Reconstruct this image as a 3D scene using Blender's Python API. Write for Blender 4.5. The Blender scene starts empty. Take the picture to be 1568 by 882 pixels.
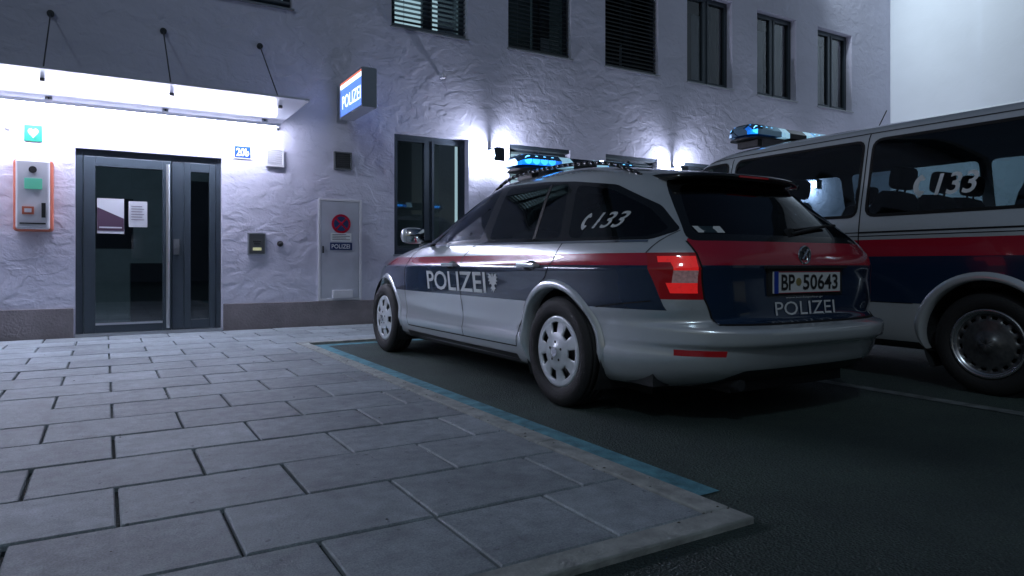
import bpy, bmesh, math, random
from mathutils import Vector, Matrix
random.seed(7)
S=bpy.context.scene
COL=S.collection
S.view_settings.view_transform='Standard'; S.view_settings.look='None'; S.view_settings.exposure=0

# ------------------------------------------------------------------ materials
def new_mat(name):
    m=bpy.data.materials.new(name); m.use_nodes=True
    nt=m.node_tree; b=nt.nodes['Principled BSDF']
    return m,nt,b
def M(name,col,rough=.5,metal=0,coat=0,emis=None,es=0,var=0,vscale=6,bump=0,bscale=60,spec=.5,rvar=0):
    m,nt,b=new_mat(name)
    b.inputs['Base Color'].default_value=(*col,1)
    b.inputs['Roughness'].default_value=rough
    b.inputs['Metallic'].default_value=metal
    b.inputs['Coat Weight'].default_value=coat
    b.inputs['Coat Roughness'].default_value=.04
    b.inputs['Specular IOR Level'].default_value=spec
    if emis:
        b.inputs['Emission Color'].default_value=(*emis,1); b.inputs['Emission Strength'].default_value=es
        if es<5: m.cycles.emission_sampling='NONE'
    tc=nt.nodes.new('ShaderNodeTexCoord')
    if var or rvar:
        n=nt.nodes.new('ShaderNodeTexNoise'); n.inputs['Scale'].default_value=vscale; n.inputs['Detail'].default_value=5
        nt.links.new(tc.outputs['Object'],n.inputs['Vector'])
        if var:
            mr=nt.nodes.new('ShaderNodeMapRange'); mr.inputs['From Min'].default_value=.3; mr.inputs['From Max'].default_value=.7
            mr.inputs['To Min'].default_value=1-var; mr.inputs['To Max'].default_value=1+var
            nt.links.new(n.outputs['Fac'],mr.inputs['Value'])
            mx=nt.nodes.new('ShaderNodeVectorMath'); mx.operation='SCALE'; mx.inputs[0].default_value=col
            nt.links.new(mr.outputs[0],mx.inputs['Scale']); nt.links.new(mx.outputs[0],b.inputs['Base Color'])
        if rvar:
            mr=nt.nodes.new('ShaderNodeMapRange'); mr.inputs['From Min'].default_value=.3; mr.inputs['From Max'].default_value=.7
            mr.inputs['To Min'].default_value=max(0,rough-rvar); mr.inputs['To Max'].default_value=rough+rvar
            nt.links.new(n.outputs['Fac'],mr.inputs['Value']); nt.links.new(mr.outputs[0],b.inputs['Roughness'])
    if bump:
        n2=nt.nodes.new('ShaderNodeTexNoise'); n2.inputs['Scale'].default_value=bscale; n2.inputs['Detail'].default_value=3
        nt.links.new(tc.outputs['Object'],n2.inputs['Vector'])
        bp=nt.nodes.new('ShaderNodeBump'); bp.inputs['Strength'].default_value=bump; bp.inputs['Distance'].default_value=.01
        nt.links.new(n2.outputs['Fac'],bp.inputs['Height']); nt.links.new(bp.outputs[0],b.inputs['Normal'])
    return m

def glass_mat(name,tint,refl=(.9,.95,1),ior=1.5,rough=.02):
    m=bpy.data.materials.new(name); m.use_nodes=True; nt=m.node_tree; nt.nodes.clear()
    out=nt.nodes.new('ShaderNodeOutputMaterial'); t=nt.nodes.new('ShaderNodeBsdfTransparent'); g=nt.nodes.new('ShaderNodeBsdfGlossy')
    fr=nt.nodes.new('ShaderNodeFresnel'); fr.inputs['IOR'].default_value=ior; mx=nt.nodes.new('ShaderNodeMixShader')
    t.inputs[0].default_value=(*tint,1); g.inputs['Color'].default_value=(*refl,1); g.inputs['Roughness'].default_value=rough
    nt.links.new(fr.outputs[0],mx.inputs[0]); nt.links.new(t.outputs[0],mx.inputs[1]); nt.links.new(g.outputs[0],mx.inputs[2]); nt.links.new(mx.outputs[0],out.inputs[0])
    return m

def stucco(name,col,strength=1.0,scale=1.0):
    m,nt,b=new_mat(name)
    b.inputs['Roughness'].default_value=.92; b.inputs['Specular IOR Level'].default_value=.15
    tc=nt.nodes.new('ShaderNodeTexCoord')
    mp=nt.nodes.new('ShaderNodeMapping'); mp.inputs['Scale'].default_value=(scale*.8,scale,scale*1.15); nt.links.new(tc.outputs['Object'],mp.inputs[0])
    def noise(sc,det,dist=0,rough=.5):
        n=nt.nodes.new('ShaderNodeTexNoise'); n.inputs['Scale'].default_value=sc; n.inputs['Detail'].default_value=det; n.inputs['Distortion'].default_value=dist; n.inputs['Roughness'].default_value=rough
        nt.links.new(mp.outputs[0],n.inputs['Vector']); return n.outputs['Fac']
    c=noise(7.5,3,.3,.5); d=noise(48,3,0,.6)
    def madd(x,k,y):
        q=nt.nodes.new('ShaderNodeMath'); q.operation='MULTIPLY_ADD'; nt.links.new(x,q.inputs[0]); q.inputs[1].default_value=k
        if y is None: q.inputs[2].default_value=0
        else: nt.links.new(y,q.inputs[2])
        return q.outputs[0]
    fl=noise(4.2,3,.8,.5)
    r=nt.nodes.new('ShaderNodeMapRange'); r.interpolation_type='SMOOTHSTEP'; r.inputs['From Min'].default_value=.43; r.inputs['From Max'].default_value=.57; nt.links.new(fl,r.inputs['Value'])
    h=madd(r.outputs[0],.22,None); h=madd(c,.75,h); h=madd(d,.10,h)
    bp=nt.nodes.new('ShaderNodeBump'); bp.inputs['Strength'].default_value=strength; bp.inputs['Distance'].default_value=.03
    nt.links.new(h,bp.inputs['Height']); nt.links.new(bp.outputs[0],b.inputs['Normal'])
    big=noise(.5,4)
    mr=nt.nodes.new('ShaderNodeMapRange'); mr.inputs['From Min'].default_value=.3; mr.inputs['From Max'].default_value=.7; mr.inputs['To Min'].default_value=.82; mr.inputs['To Max'].default_value=1.06
    nt.links.new(big,mr.inputs['Value'])
    mx=nt.nodes.new('ShaderNodeVectorMath'); mx.operation='SCALE'; mx.inputs[0].default_value=col
    nt.links.new(mr.outputs[0],mx.inputs['Scale']); nt.links.new(mx.outputs[0],b.inputs['Base Color'])
    return m

# ------------------------------------------------------------------ object helpers
def empty(name,loc=(0,0,0)):
    e=bpy.data.objects.new(name,None); e.location=loc; COL.objects.link(e); return e
def mkobj(name,mesh,mats,parent=None,loc=(0,0,0),bevel=0,smooth=False,seg=2,solid=0):
    o=bpy.data.objects.new(name,mesh); COL.objects.link(o); o.location=loc
    for m in mats: mesh.materials.append(m)
    if parent: o.parent=parent
    if smooth:
        for p in mesh.polygons: p.use_smooth=True
    if solid:
        md=o.modifiers.new('s','SOLIDIFY'); md.thickness=solid; md.offset=-1
    if bevel:
        md=o.modifiers.new('b','BEVEL'); md.width=bevel; md.segments=seg; md.limit_method='ANGLE'; md.angle_limit=math.radians(40)
        md.harden_normals=False
    return o
class MB:
    def __init__(s): s.v=[]; s.f=[]; s.m=[]
    def add(s,vs,fs,mi=0):
        o=len(s.v); s.v+= [tuple(v) for v in vs]
        for f in fs: s.f.append([o+i for i in f]); s.m.append(mi)
    def box(s,x0,x1,y0,y1,z0,z1,mi=0,skip=()):
        if x0>x1:x0,x1=x1,x0
        vs=[(x0,y0,z0),(x1,y0,z0),(x1,y1,z0),(x0,y1,z0),(x0,y0,z1),(x1,y0,z1),(x1,y1,z1),(x0,y1,z1)]
        fs=[(0,3,2,1),(4,5,6,7),(0,1,5,4),(1,2,6,5),(2,3,7,6),(3,0,4,7)]
        s.add(vs,[f for i,f in enumerate(fs) if i not in skip],mi)
    def cyl(s,p0,p1,r,n=16,mi=0,r1=None,caps=True):
        p0=Vector(p0);p1=Vector(p1);d=(p1-p0).normalized();a=d.orthogonal().normalized();b=d.cross(a)
        if r1 is None:r1=r
        vs=[];
        for i in range(n):
            t=2*math.pi*i/n; e=a*math.cos(t)+b*math.sin(t); vs.append(p0+e*r); vs.append(p1+e*r1)
        fs=[(2*i,2*((i+1)%n),2*((i+1)%n)+1,2*i+1) for i in range(n)]
        if caps: fs+=[tuple(2*i for i in reversed(range(n))),tuple(2*i+1 for i in range(n))]
        s.add(vs,fs,mi)
    def sphere(s,c,r,n=16,mi=0,sc=(1,1,1),pw=1.0):
        vs=[];fs=[];k=n//2
        def se(v): return math.copysign(abs(v)**pw,v)
        for i in range(k+1):
            for j in range(n):
                p=math.pi*i/k;t=2*math.pi*j/n
                vs.append((c[0]+r*sc[0]*se(math.sin(p))*se(math.cos(t)),c[1]+r*sc[1]*se(math.sin(p))*se(math.sin(t)),c[2]+r*sc[2]*se(math.cos(p))))
        for i in range(k):
            for j in range(n):
                fs.append((i*n+j,(i+1)*n+j,(i+1)*n+(j+1)%n,i*n+(j+1)%n))
        s.add(vs,fs,mi)
    def lathe(s,c,prof,n=48,mi=0,sgn=1):
        vs=[];fs=[];k=len(prof)
        for j in range(n):
            t=2*math.pi*j/n
            for r,x in prof: vs.append((c[0]+sgn*x,c[1]+r*math.cos(t),c[2]+r*math.sin(t)))
        for j in range(n):
            for i in range(k-1):
                a=j*k+i;b=((j+1)%n)*k+i
                fs.append((a,a+1,b+1,b) if sgn>0 else (a,b,b+1,a+1))
        s.add(vs,fs,mi)
    def mesh(s,name):
        me=bpy.data.meshes.new(name); me.from_pydata(s.v,[],s.f); me.update()
        for i,p in enumerate(me.polygons): p.material_index=s.m[i]
        return me
    def obj(s,name,mats,parent=None,loc=(0,0,0),**k):
        return mkobj(name,s.mesh(name),mats,parent,loc,**k)

def text2d(body,shear=0,bold=.012):
    cu=bpy.data.curves.new('t','FONT'); cu.body=body; cu.size=1; cu.shear=shear; cu.offset=bold; cu.resolution_u=3; cu.fill_mode='FRONT'
    o=bpy.data.objects.new('t',cu); COL.objects.link(o); bpy.context.view_layer.update()
    dg=bpy.context.evaluated_depsgraph_get(); me=bpy.data.meshes.new_from_object(o.evaluated_get(dg))
    vs=[(v.co.x,v.co.y) for v in me.vertices]; fs=[tuple(p.vertices) for p in me.polygons]
    bpy.data.objects.remove(o); bpy.data.meshes.remove(me)
    x0=min(v[0] for v in vs);x1=max(v[0] for v in vs);y0=min(v[1] for v in vs);y1=max(v[1] for v in vs)
    return [((v[0]-x0)/(x1-x0),(v[1]-y0)/(y1-y0)) for v in vs],fs
def text_obj(name,body,fn,mat,parent,shear=0,bold=.012,loc=(0,0,0)):
    vs,fs=text2d(body,shear,bold)
    me=bpy.data.meshes.new(name); me.from_pydata([fn(u,v) for u,v in vs],[],fs); me.update()
    return mkobj(name,me,[mat],parent,loc)

# ------------------------------------------------------------------ maths
def pchip(keys):
    xs=[k[0] for k in keys]; ys=[k[1] for k in keys]; n=len(xs)
    d=[(ys[i+1]-ys[i])/(xs[i+1]-xs[i]) for i in range(n-1)]
    m=[d[0]]+[0 if d[i-1]*d[i]<=0 else 2*d[i-1]*d[i]/(d[i-1]+d[i]) for i in range(1,n-1)]+[d[-1]]
    def f(x):
        if x<=xs[0]: return ys[0]
        if x>=xs[-1]: return ys[-1]
        i=0
        while x>xs[i+1]: i+=1
        h=xs[i+1]-xs[i]; t=(x-xs[i])/h
        return (2*t**3-3*t*t+1)*ys[i]+(t**3-2*t*t+t)*h*m[i]+(-2*t**3+3*t*t)*ys[i+1]+(t**3-t*t)*h*m[i+1]
    return f
def inpoly(p,poly):
    x,y=p; c=False; n=len(poly)
    for i in range(n):
        x0,y0=poly[i];x1,y1=poly[(i+1)%n]
        if (y0>y)!=(y1>y) and x<(x1-x0)*(y-y0)/(y1-y0)+x0: c=not c
    return c
def roundp(pts,r,seg=4):
    out=[];n=len(pts)
    for i in range(n):
        p=Vector(pts[i]);a=Vector(pts[i-1]);b=Vector(pts[(i+1)%n])
        da=(a-p);db=(b-p);ra=min(r,da.length*.45,db.length*.45)
        A=p+da.normalized()*ra;B=p+db.normalized()*ra
        for k in range(seg+1):
            t=k/seg; q=A*(1-t)**2+p*2*t*(1-t)+B*t*t; out.append((q.x,q.y))
    return out
def offs(poly,d):
    n=len(poly); area=sum(poly[i][0]*poly[(i+1)%n][1]-poly[(i+1)%n][0]*poly[i][1] for i in range(n)); s=1 if area>0 else -1
    out=[]
    for i in range(n):
        p=Vector(poly[i]);a=Vector(poly[i-1]);b=Vector(poly[(i+1)%n])
        e1=(p-a).normalized();e2=(b-p).normalized()
        n1=Vector((e1.y,-e1.x))*s;n2=Vector((e2.y,-e2.x))*s
        k=(n1+n2)/max(.4,(1+n1.dot(n2))); out.append(tuple(p+k*d))
    return out

class Body:
    def __init__(s,W,YR,YF,yc,NR,NF,levels):
        s.W=pchip(W);s.YR=pchip(YR);s.YF=pchip(YF);s.yc=yc;s.NR=NR;s.NF=NF;s.levels=levels
    def sx(s,y,z):
        w=s.W(z)
        if y<s.yc: e=(s.yc-y)/(s.yc-s.YR(z)); n=s.NR(z)
        else: e=(y-s.yc)/(s.YF(z)-s.yc); n=s.NF(z)
        e=min(e,.9999); return w*(1-e**n)**(1/n)
    def ry(s,x,z):
        e=min(.9999,abs(x)/s.W(z)); n=s.NR(z); return s.yc-(s.yc-s.YR(z))*(1-e**n)**(1/n)
    def build(s,q=34):
        bm=bmesh.new(); rings=[]
        for z in s.levels:
            ring=[]
            for i in range(4*q):
                a=2*math.pi*i/(4*q); c=math.cos(a);sn=math.sin(a)
                n=s.NF(z) if sn>=0 else s.NR(z); hl=(s.YF(z)-s.yc) if sn>=0 else (s.yc-s.YR(z))
                N=(abs(c)**n+abs(sn)**n)**(1/n)
                ring.append(bm.verts.new((s.W(z)*c/N,s.yc+hl*sn/N,z)))
            rings.append(ring)
        k=4*q
        for a,b in zip(rings[:-1],rings[1:]):
            for i in range(k): bm.faces.new((a[i],a[(i+1)%k],b[(i+1)%k],b[i]))
        bm.faces.new(list(reversed(rings[0]))); bm.faces.new(rings[-1])
        s.bm=bm; return bm
    def cutseg(s,p,q,axis,filt,tol=.14):
        p=Vector(p);q=Vector(q);d=q-p
        if d.length<1e-5:return
        L=d.length;dn=d/L
        fs=[]
        for f in s.bm.faces:
            c=f.calc_center_median()
            if not filt(c): continue
            pt=Vector((c.y,c.z)) if axis=='x' else Vector((c.x,c.z))
            t=max(0,min(L,(pt-p).dot(dn)))
            if (pt-(p+dn*t)).length<tol: fs.append(f)
        if not fs: return
        geom=set(fs)
        for f in fs:
            geom.update(f.edges);geom.update(f.verts)
        if axis=='x': co=(0,p.x,p.y);no=(0,-dn.y,dn.x)
        else: co=(p.x,0,p.y);no=(-dn.y,0,dn.x)
        bmesh.ops.bisect_plane(s.bm,geom=list(geom),dist=1e-5,plane_co=co,plane_no=no)
    def cutpoly(s,poly,axis,filt,tol=.14):
        for i in range(len(poly)): s.cutseg(poly[i],poly[(i+1)%len(poly)],axis,filt,tol)
    def cutplane(s,co,no,filt):
        fs=[f for f in s.bm.faces if filt(f.calc_center_median())]
        geom=set(fs)
        for f in fs: geom.update(f.edges);geom.update(f.verts)
        bmesh.ops.bisect_plane(s.bm,geom=list(geom),dist=1e-5,plane_co=co,plane_no=no)
    def delete(s,test):
        d=[f for f in s.bm.faces if test(f.calc_center_median())]
        bmesh.ops.delete(s.bm,geom=d,context='FACES')
    def finish(s,name,mats,matfn,parent):
        bm=s.bm
        for f in bm.faces:
            f.material_index=matfn(f.calc_center_median()); f.smooth=True
        me=bpy.data.meshes.new(name); bm.to_mesh(me); bm.free()
        return mkobj(name,me,mats,parent)
    def side_strip(s,mb,line,wd,off=.0015,mi=0,sides=(-1,1),step=.03):
        pts=[]
        for a,b in zip(line[:-1],line[1:]):
            L=math.dist(a,b);n=max(1,int(L/step))
            for k in range(n): pts.append(Vector((a[0]+(b[0]-a[0])*k/n,a[1]+(b[1]-a[1])*k/n)))
        pts.append(Vector(line[-1]))
        for sd in sides:
            vs=[];fs=[]
            for i,p in enumerate(pts):
                d=(pts[min(i+1,len(pts)-1)]-pts[max(i-1,0)]).normalized();nn=Vector((-d.y,d.x))*wd/2
                for q in (p-nn,p+nn): vs.append((sd*(s.sx(q.x,q.y)+off),q.x,q.y))
            for i in range(len(pts)-1): fs.append((2*i,2*i+1,2*i+3,2*i+2))
            mb.add(vs,fs,mi)
    def rear_strip(s,mb,line,wd,off=.0015,mi=0,step=.03):
        pts=[]
        for a,b in zip(line[:-1],line[1:]):
            L=math.dist(a,b);n=max(1,int(L/step))
            for k in range(n): pts.append(Vector((a[0]+(b[0]-a[0])*k/n,a[1]+(b[1]-a[1])*k/n)))
        pts.append(Vector(line[-1])); vs=[];fs=[]
        for i,p in enumerate(pts):
            d=(pts[min(i+1,len(pts)-1)]-pts[max(i-1,0)]).normalized();nn=Vector((-d.y,d.x))*wd/2
            for q in (p-nn,p+nn): vs.append((q.x,s.ry(q.x,q.y)-off,q.y))
        for i in range(len(pts)-1): fs.append((2*i,2*i+1,2*i+3,2*i+2))
        mb.add(vs,fs,mi)
    def arch(s,mb,cy,cz,r,wd,mi=0,a0=-18,a1=198,lip=.016,n=40):
        for sd in (-1,1):
            vs=[];fs=[]
            for i in range(n+1):
                a=math.radians(a0+(a1-a0)*i/n); c=math.cos(a);sn=math.sin(a)
                fade=min(1,i/5,(n-i)/5)
                prof=[(r-.004,-.07),(r-.002,lip*.8*fade),(r+wd*.3*fade,lip*fade),(r+wd*.8*fade,lip*.6*fade),(r+wd*fade,.001)]
                for rr,o in prof:
                    y=cy+rr*c;z=max(.2,cz+rr*sn)
                    vs.append((sd*(s.sx(y,z)+o),y,z))
            k=5
            for i in range(n):
                for j in range(k-1): fs.append((i*k+j,i*k+j+1,(i+1)*k+j+1,(i+1)*k+j))
            mb.add(vs,fs,mi)

# ------------------------------------------------------------------ shared mats
silver=M('silver_paint',(.70,.74,.77),.24,.42,1.0)
navy=M('blue_livery',(.008,.026,.064),.20,0,1)
redp=M('red_livery',(.46,.012,.035),.22,0,1)
blackgloss=M('black_gloss_trim',(.01,.011,.012),.12,0,.6)
blackpl=M('black_plastic',(.018,.019,.02),.55)
seam=M('panel_gap',(.004,.004,.005),.8)
rubber=M('tyre_rubber',(.016,.016,.017),.7,bump=.3,bscale=120)
hubm=M('wheel_cover',(.66,.70,.73),.32,.25,.5,var=.08,vscale=20)
steel=M('steel_rim',(.55,.57,.6),.25,.9)
steeld=M('dark_steel_rim',(.12,.125,.13),.35,.6,var=.3,vscale=30)
chrome=M('chrome',(.8,.82,.84),.12,1)
glass=glass_mat('tinted_side_glass',(.52,.62,.65),ior=1.65)
glassd=glass_mat('dark_rear_glass',(.20,.25,.27),ior=1.6)
glassw=glass_mat('building_window_glass',(.55,.62,.64),ior=1.9)
lampred=M('tail_lamp_red',(.75,.01,.015),.10,0,1,emis=(1,.03,.03),es=.36,var=.35,vscale=45)  # lamp is unlit; glow added to brighten the red lens
lampdark=M('tail_lamp_smoked',(.22,.006,.012),.08,0,1,emis=(1,.02,.03),es=.035)  # faint glow put into the unlit smoked lens
lampclear=M('reversing_lamp',(.62,.40,.40),.12,0,1,var=.35,vscale=60,emis=(1,.5,.5),es=.05)  # unlit too, with a slight glow put into the lens colour
headl=M('headlamp_lens',(.6,.62,.65),.08,.3,1)
white=M('white_marking',(.78,.80,.80),.45)
whited=M('window_lettering',(.50,.54,.55),.5)
interior=M('cabin_trim',(.02,.022,.025),.8)
seatm=M('seat_fabric',(.05,.055,.06),.9)
bluelens=glass_mat('beacon_blue_lens',(.20,.62,1.0),ior=1.7,refl=(.6,.85,1))
bluein=M('beacon_reflector_glow',(.25,.55,.9),.2,.3,0,emis=(.16,.55,1),es=3.2,var=.5,vscale=26)  # own glow imitates bright reflections inside the light bar
bluefloor=M('beacon_floor_glow',(.05,.25,.6),.3,.2,0,emis=(.03,.28,.8),es=1.1,var=.4,vscale=20)  # glow put into the floor colour to brighten the bar
clearlens=M('beacon_centre_glow',(.45,.65,.75),.1,0,1,emis=(.4,.75,1),es=.6,var=.4,vscale=30)  # glow in the colour stands in for reflected light

def wheel(parent,name,x,y,sgn,R=.315,wd=.205,style='cover',rim=.207):
    e=empty(name,(x,y,R)); e.parent=parent
    mb=MB()
    prof=[(rim-.01,-wd+.01),(R-.03,-wd),(R-.006,-wd+.02)]
    for g0 in (-wd+.05,-wd+.09,-wd+.125,-wd+.165):
        prof+=[(R,g0-.012),(R,g0),(R-.007,g0+.001),(R-.007,g0+.008),(R,g0+.009)]
    prof+=[(R-.006,-.02),(R-.03,-.002),(R-.055,.003),(rim+.018,-.002),(rim+.004,-.012),(rim-.012,-.03)]
    mb.lathe((0,0,0),prof,64,0,sgn)
    mb.obj('tyre',[rubber],e,smooth=True)
    mb=MB(); mb.lathe((0,0,0),[(0.001,-.085),(rim-.03,-.085),(rim-.008,-.04),(rim-.004,-.02)],40,0,sgn)
    mb.obj('brake_and_barrel',[blackpl],e,smooth=True)
    mb=MB(); n=63 if style=='cover' else 64
    if style=='cover':
        radii=[(.0,.006),(.03,.006),(.036,.001),(.075,-.002),(.104,-.008),(.110,-.010),(.168,-.017),(.174,-.017),(.192,-.014),(.203,-.016),(.208,-.026)]
        hole=lambda i,j: j==5 and (i%9) in (3,4,5,6)
    else:
        radii=[(.0,.012),(.045,.012),(.052,.0),(.085,-.012),(.12,-.018),(.135,-.02),(.150,-.026),(.166,-.030),(.18,-.028),(.190,-.008),(.195,-.002),(.206,-.002),(.212,-.016)]
        hole=lambda i,j: j==6 and (i%4) in (1,2)
    sc=rim/.207
    vs=[];fs=[];ms=[]
    for i in range(n):
        t=2*math.pi*i/n
        for r,o in radii: vs.append((sgn*o,r*sc*math.cos(t),r*sc*math.sin(t)))
    k=len(radii)
    for i in range(n):
        for j in range(k-1):
            if hole(i,j): continue
            a=i*k+j;b=((i+1)%n)*k+j
            fs.append((a,a+1,b+1,b) if sgn>0 else (a,b,b+1,a+1)); ms.append(1 if (style!='cover' and j in (8,9,10)) else 0)
    mb.add(vs,fs,0); mb.m=ms
    mb.obj('wheel_cover' if style=='cover' else 'steel_rim',[hubm if style=='cover' else steeld,steel],e,smooth=True,solid=.012)
    mb=MB()
    mb.cyl((sgn*.006,0,0),(sgn*.011,0,0),.027,24)
    mb.obj('hub_badge',[steel],e)
    if style=='cover':
        mb=MB()
        for i in range(5):
            t=2*math.pi*i/5+.3; mb.cyl((-sgn*.004,.055*math.cos(t),.055*math.sin(t)),(sgn*.0015,.055*math.cos(t),.055*math.sin(t)),.008,10)
        mb.obj('wheel_bolts',[blackpl],e)
    return e

def seat(mb,x,y,z=.38):
    def rb(cx,cy,cz,sx,sy,sz,tilt=0):
        vs=[];fs=[];n=12;k=8
        for i in range(k+1):
            for j in range(n):
                p=math.pi*i/k;t=2*math.pi*j/n
                def se(v,e=.45): return math.copysign(abs(v)**e,v)
                a=se(math.sin(p))*se(math.cos(t))*sx;b=se(math.sin(p))*se(math.sin(t))*sy;c=se(math.cos(p))*sz
                b2=b*math.cos(tilt)-c*math.sin(tilt);c2=b*math.sin(tilt)+c*math.cos(tilt)
                vs.append((cx+a,cy+b2,cz+c2))
        for i in range(k):
            for j in range(n): fs.append((i*n+j,(i+1)*n+j,(i+1)*n+(j+1)%n,i*n+(j+1)%n))
        mb.add(vs,fs,0)
    rb(x,y+.2,z+.12,.25,.27,.10)
    rb(x,y-.12,z+.42,.24,.08,.33,.25)
    rb(x,y-.235,z+.83,.13,.05,.085,.15)
    mb.cyl((x-.05,y-.21,z+.7),(x-.05,y-.23,z+.8),.008,8); mb.cyl((x+.05,y-.21,z+.7),(x+.05,y-.23,z+.8),.008,8)

def phone_icon(name,fn,mat,parent):
    pts=[];n=14
    for i in range(n+1):
        a=math.radians(115+130*i/n); pts.append((.72+.62*math.cos(a),.5+.52*math.sin(a)))
    inner=[]
    for i in range(n+1):
        a=math.radians(118+124*i/n); rr=.36 if 2<i<n-2 else .18
        inner.append((.72+(rr+.02)*math.cos(a)*1.0,.5+(rr if 2<i<n-2 else .30)*math.sin(a)))
    vs=[fn(*p) for p in pts]+[fn(*p) for p in inner]
    fs=[(i,i+1,n+2+i,n+1+i) for i in range(n)]
    me=bpy.data.meshes.new(name);me.from_pydata(vs,[],fs);me.update()
    return mkobj(name,me,[mat],parent)

def lightbar(parent,name,x0,x1,y0,y1,z0,z1):
    e=empty(name); e.parent=parent
    w=x1-x0; zb=z0+.026
    def barv(xa,xb,h0,h1,ins,e0,e1):
        prof=[(y0+ins,h0),(y0+ins,h0+(h1-h0)*.45),(y0+.05+ins,h1-.01),(y0+.09+ins,h1),(y1-.09-ins,h1),(y1-.05-ins,h1-.01),(y1-ins,h0+(h1-h0)*.45),(y1-ins,h0)]
        k=len(prof); ym=(y0+y1)/2
        secs=[]
        def sec(x,sc,sz): return [(x,ym+(p[0]-ym)*sc,h0+(p[1]-h0)*sz) for p in prof]
        if e0: secs+=[sec(xa,.55,.55),sec(xa+.02,.8,.8),sec(xa+.06,.97,.97)]
        secs+=[sec(xa+(.09 if e0 else 0),1,1),sec(xb-(.09 if e1 else 0),1,1)]
        if e1: secs+=[sec(xb-.06,.97,.97),sec(xb-.02,.8,.8),sec(xb,.55,.55)]
        vs=[v for s_ in secs for v in s_]; fs=[]
        for i in range(len(secs)-1):
            for j in range(k): fs.append((i*k+j,i*k+(j+1)%k,(i+1)*k+(j+1)%k,(i+1)*k+j))
        fs+=[tuple(reversed(range(k))),tuple(range((len(secs)-1)*k,len(secs)*k))]
        return vs,fs
    mb=MB(); v,f=barv(x0+.015,x1-.015,z0-.008,zb-.001,-.006,1,1); mb.add(v,f,0)
    v,f=barv(x0+w*.405,x0+w*.595,zb,z1-.004,.003,0,0); mb.add(v,f,1)
    v,f=barv(x0+w*.31,x0+w*.40,zb,z1-.004,.003,0,0); mb.add(v,f,2)
    v,f=barv(x0+w*.60,x0+w*.69,zb,z1-.004,.003,0,0); mb.add(v,f,2)
    mb.obj('beacon_base',[blackpl,blackgloss,clearlens],e)
    mb=MB(); v,f=barv(x0,x0+w*.305,zb,z1,0,1,0); mb.add(v,f,0); v,f=barv(x1-w*.305,x1,zb,z1,0,0,1); mb.add(v,f,0)
    mb.obj('beacon_lens',[bluelens],e,smooth=False)
    mb=MB(); h=z1-zb
    for xa in (x0+.05,x1-w*.305+.015):
        for k in range(4):
            cx=xa+.07*k+.02
            for yy,dy in ((y0+.03,.03),(y1-.03,-.03)):
                mb.cyl((cx,yy,zb+h*.42),(cx,yy+dy,zb+h*.42),h*.34,12,0,r1=h*.15)
        mb.box(xa-.01,xa+.26,y0+.07,y1-.07,zb+.002,z1-.014,1)
    mb.obj('glowing_reflectors',[bluein,bluefloor],e)
    mb=MB()
    for sx_ in (x0+.14,x1-.14): mb.box(sx_-.03,sx_+.03,y0+.05,y1-.05,z0-.07,z0-.01)
    mb.obj('mounting_feet',[blackpl],e)
    return e

# ================================================================== POLICE ESTATE CAR
AZ=-.02
car=empty('police_estate_car',(3.135,2.12,AZ))
lev=[.18,.195,.215,.235,.255,.28,.305,.33,.35,.37,.385,.395,.405,.415,.425,.435,.45,.475,.488,.498,.508,.518,.528,.54,.55,.56,.58,.61,.64,.67,.70,.73,.755,.775,.788,.798,.81,.82,.835,.855,.872,.89,.91,.93,.945,.96,.975,.99,1.01]
z=1.03
while z<1.36: lev.append(round(z,3)); z+=.02
lev+=[1.365,1.38,1.395,1.408,1.42,1.43,1.44,1.448,1.456,1.463,1.469,1.474,1.478,1.48]
B=Body(
 W=[(.18,.84),(.22,.882),(.27,.900),(.33,.917),(.36,.921),(.39,.913),(.44,.909),(.60,.930),(.74,.943),(.785,.949),(.80,.948),(.815,.937),(.89,.920),(.945,.900),(.96,.890),(1.0,.867),(1.1,.810),(1.25,.724),(1.33,.668),(1.375,.627),(1.41,.572),(1.44,.49),(1.46,.40),(1.474,.26),(1.48,.10)],
 YR=[(.18,.36),(.25,.17),(.30,.10),(.38,.058),(.41,.045),(.425,.012),(.45,.0),(.49,.0),(.502,.008),(.518,.075),(.54,.13),(.57,.145),(.65,.15),(.75,.155),(.80,.15),(.855,.16),(.90,.19),(.95,.225),(1.1,.37),(1.27,.55),(1.32,.64),(1.36,.80),(1.40,1.02),(1.44,1.30),(1.465,1.52),(1.48,1.75)],
 YF=[(.18,4.66),(.25,4.78),(.45,4.85),(.6,4.82),(.72,4.75),(.80,4.60),(.86,4.38),(.92,4.02),(.97,3.70),(1.0,3.5),(1.1,3.24),(1.2,2.98),(1.3,2.73),(1.38,2.50),(1.42,2.38),(1.45,2.26),(1.48,2.05)],
 yc=1.9,NR=lambda z:(4.2+1.2*min(1,max(0,(z-.5)/.1)))-1.4*min(1,max(0,(z-.9)/.3)),NF=lambda z:4.2,levels=lev)
B.build()
RW,FW=1.107,3.927
circ=lambda cy,cz,r,n=36:[(cy+r*math.cos(2*math.pi*i/n),cz+r*math.sin(2*math.pi*i/n)) for i in range(n)]
fr=[(3.02,.982),(2.09,.986),(2.17,1.352),(2.30,1.352),(2.62,1.225),(2.86,1.09)]
rd=[(1.97,.984),(1.115,.962),(1.30,1.303),(1.55,1.328),(2.07,1.352)]
qt=[(1.035,.960),(.47,.955),(.40,.99),(.58,1.11),(.90,1.24),(1.215,1.294)]
frR=roundp(fr,.04);rdR=roundp(rd,.04);qtR=roundp(qt,.06)
outer=roundp([(3.13,.966),(1.0,.944),(.44,.938),(.355,.985),(.545,1.125),(.88,1.265),(1.25,1.318),(1.6,1.352),(2.2,1.376),(2.34,1.37),(2.66,1.243),(2.90,1.105)],.03,3)
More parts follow.
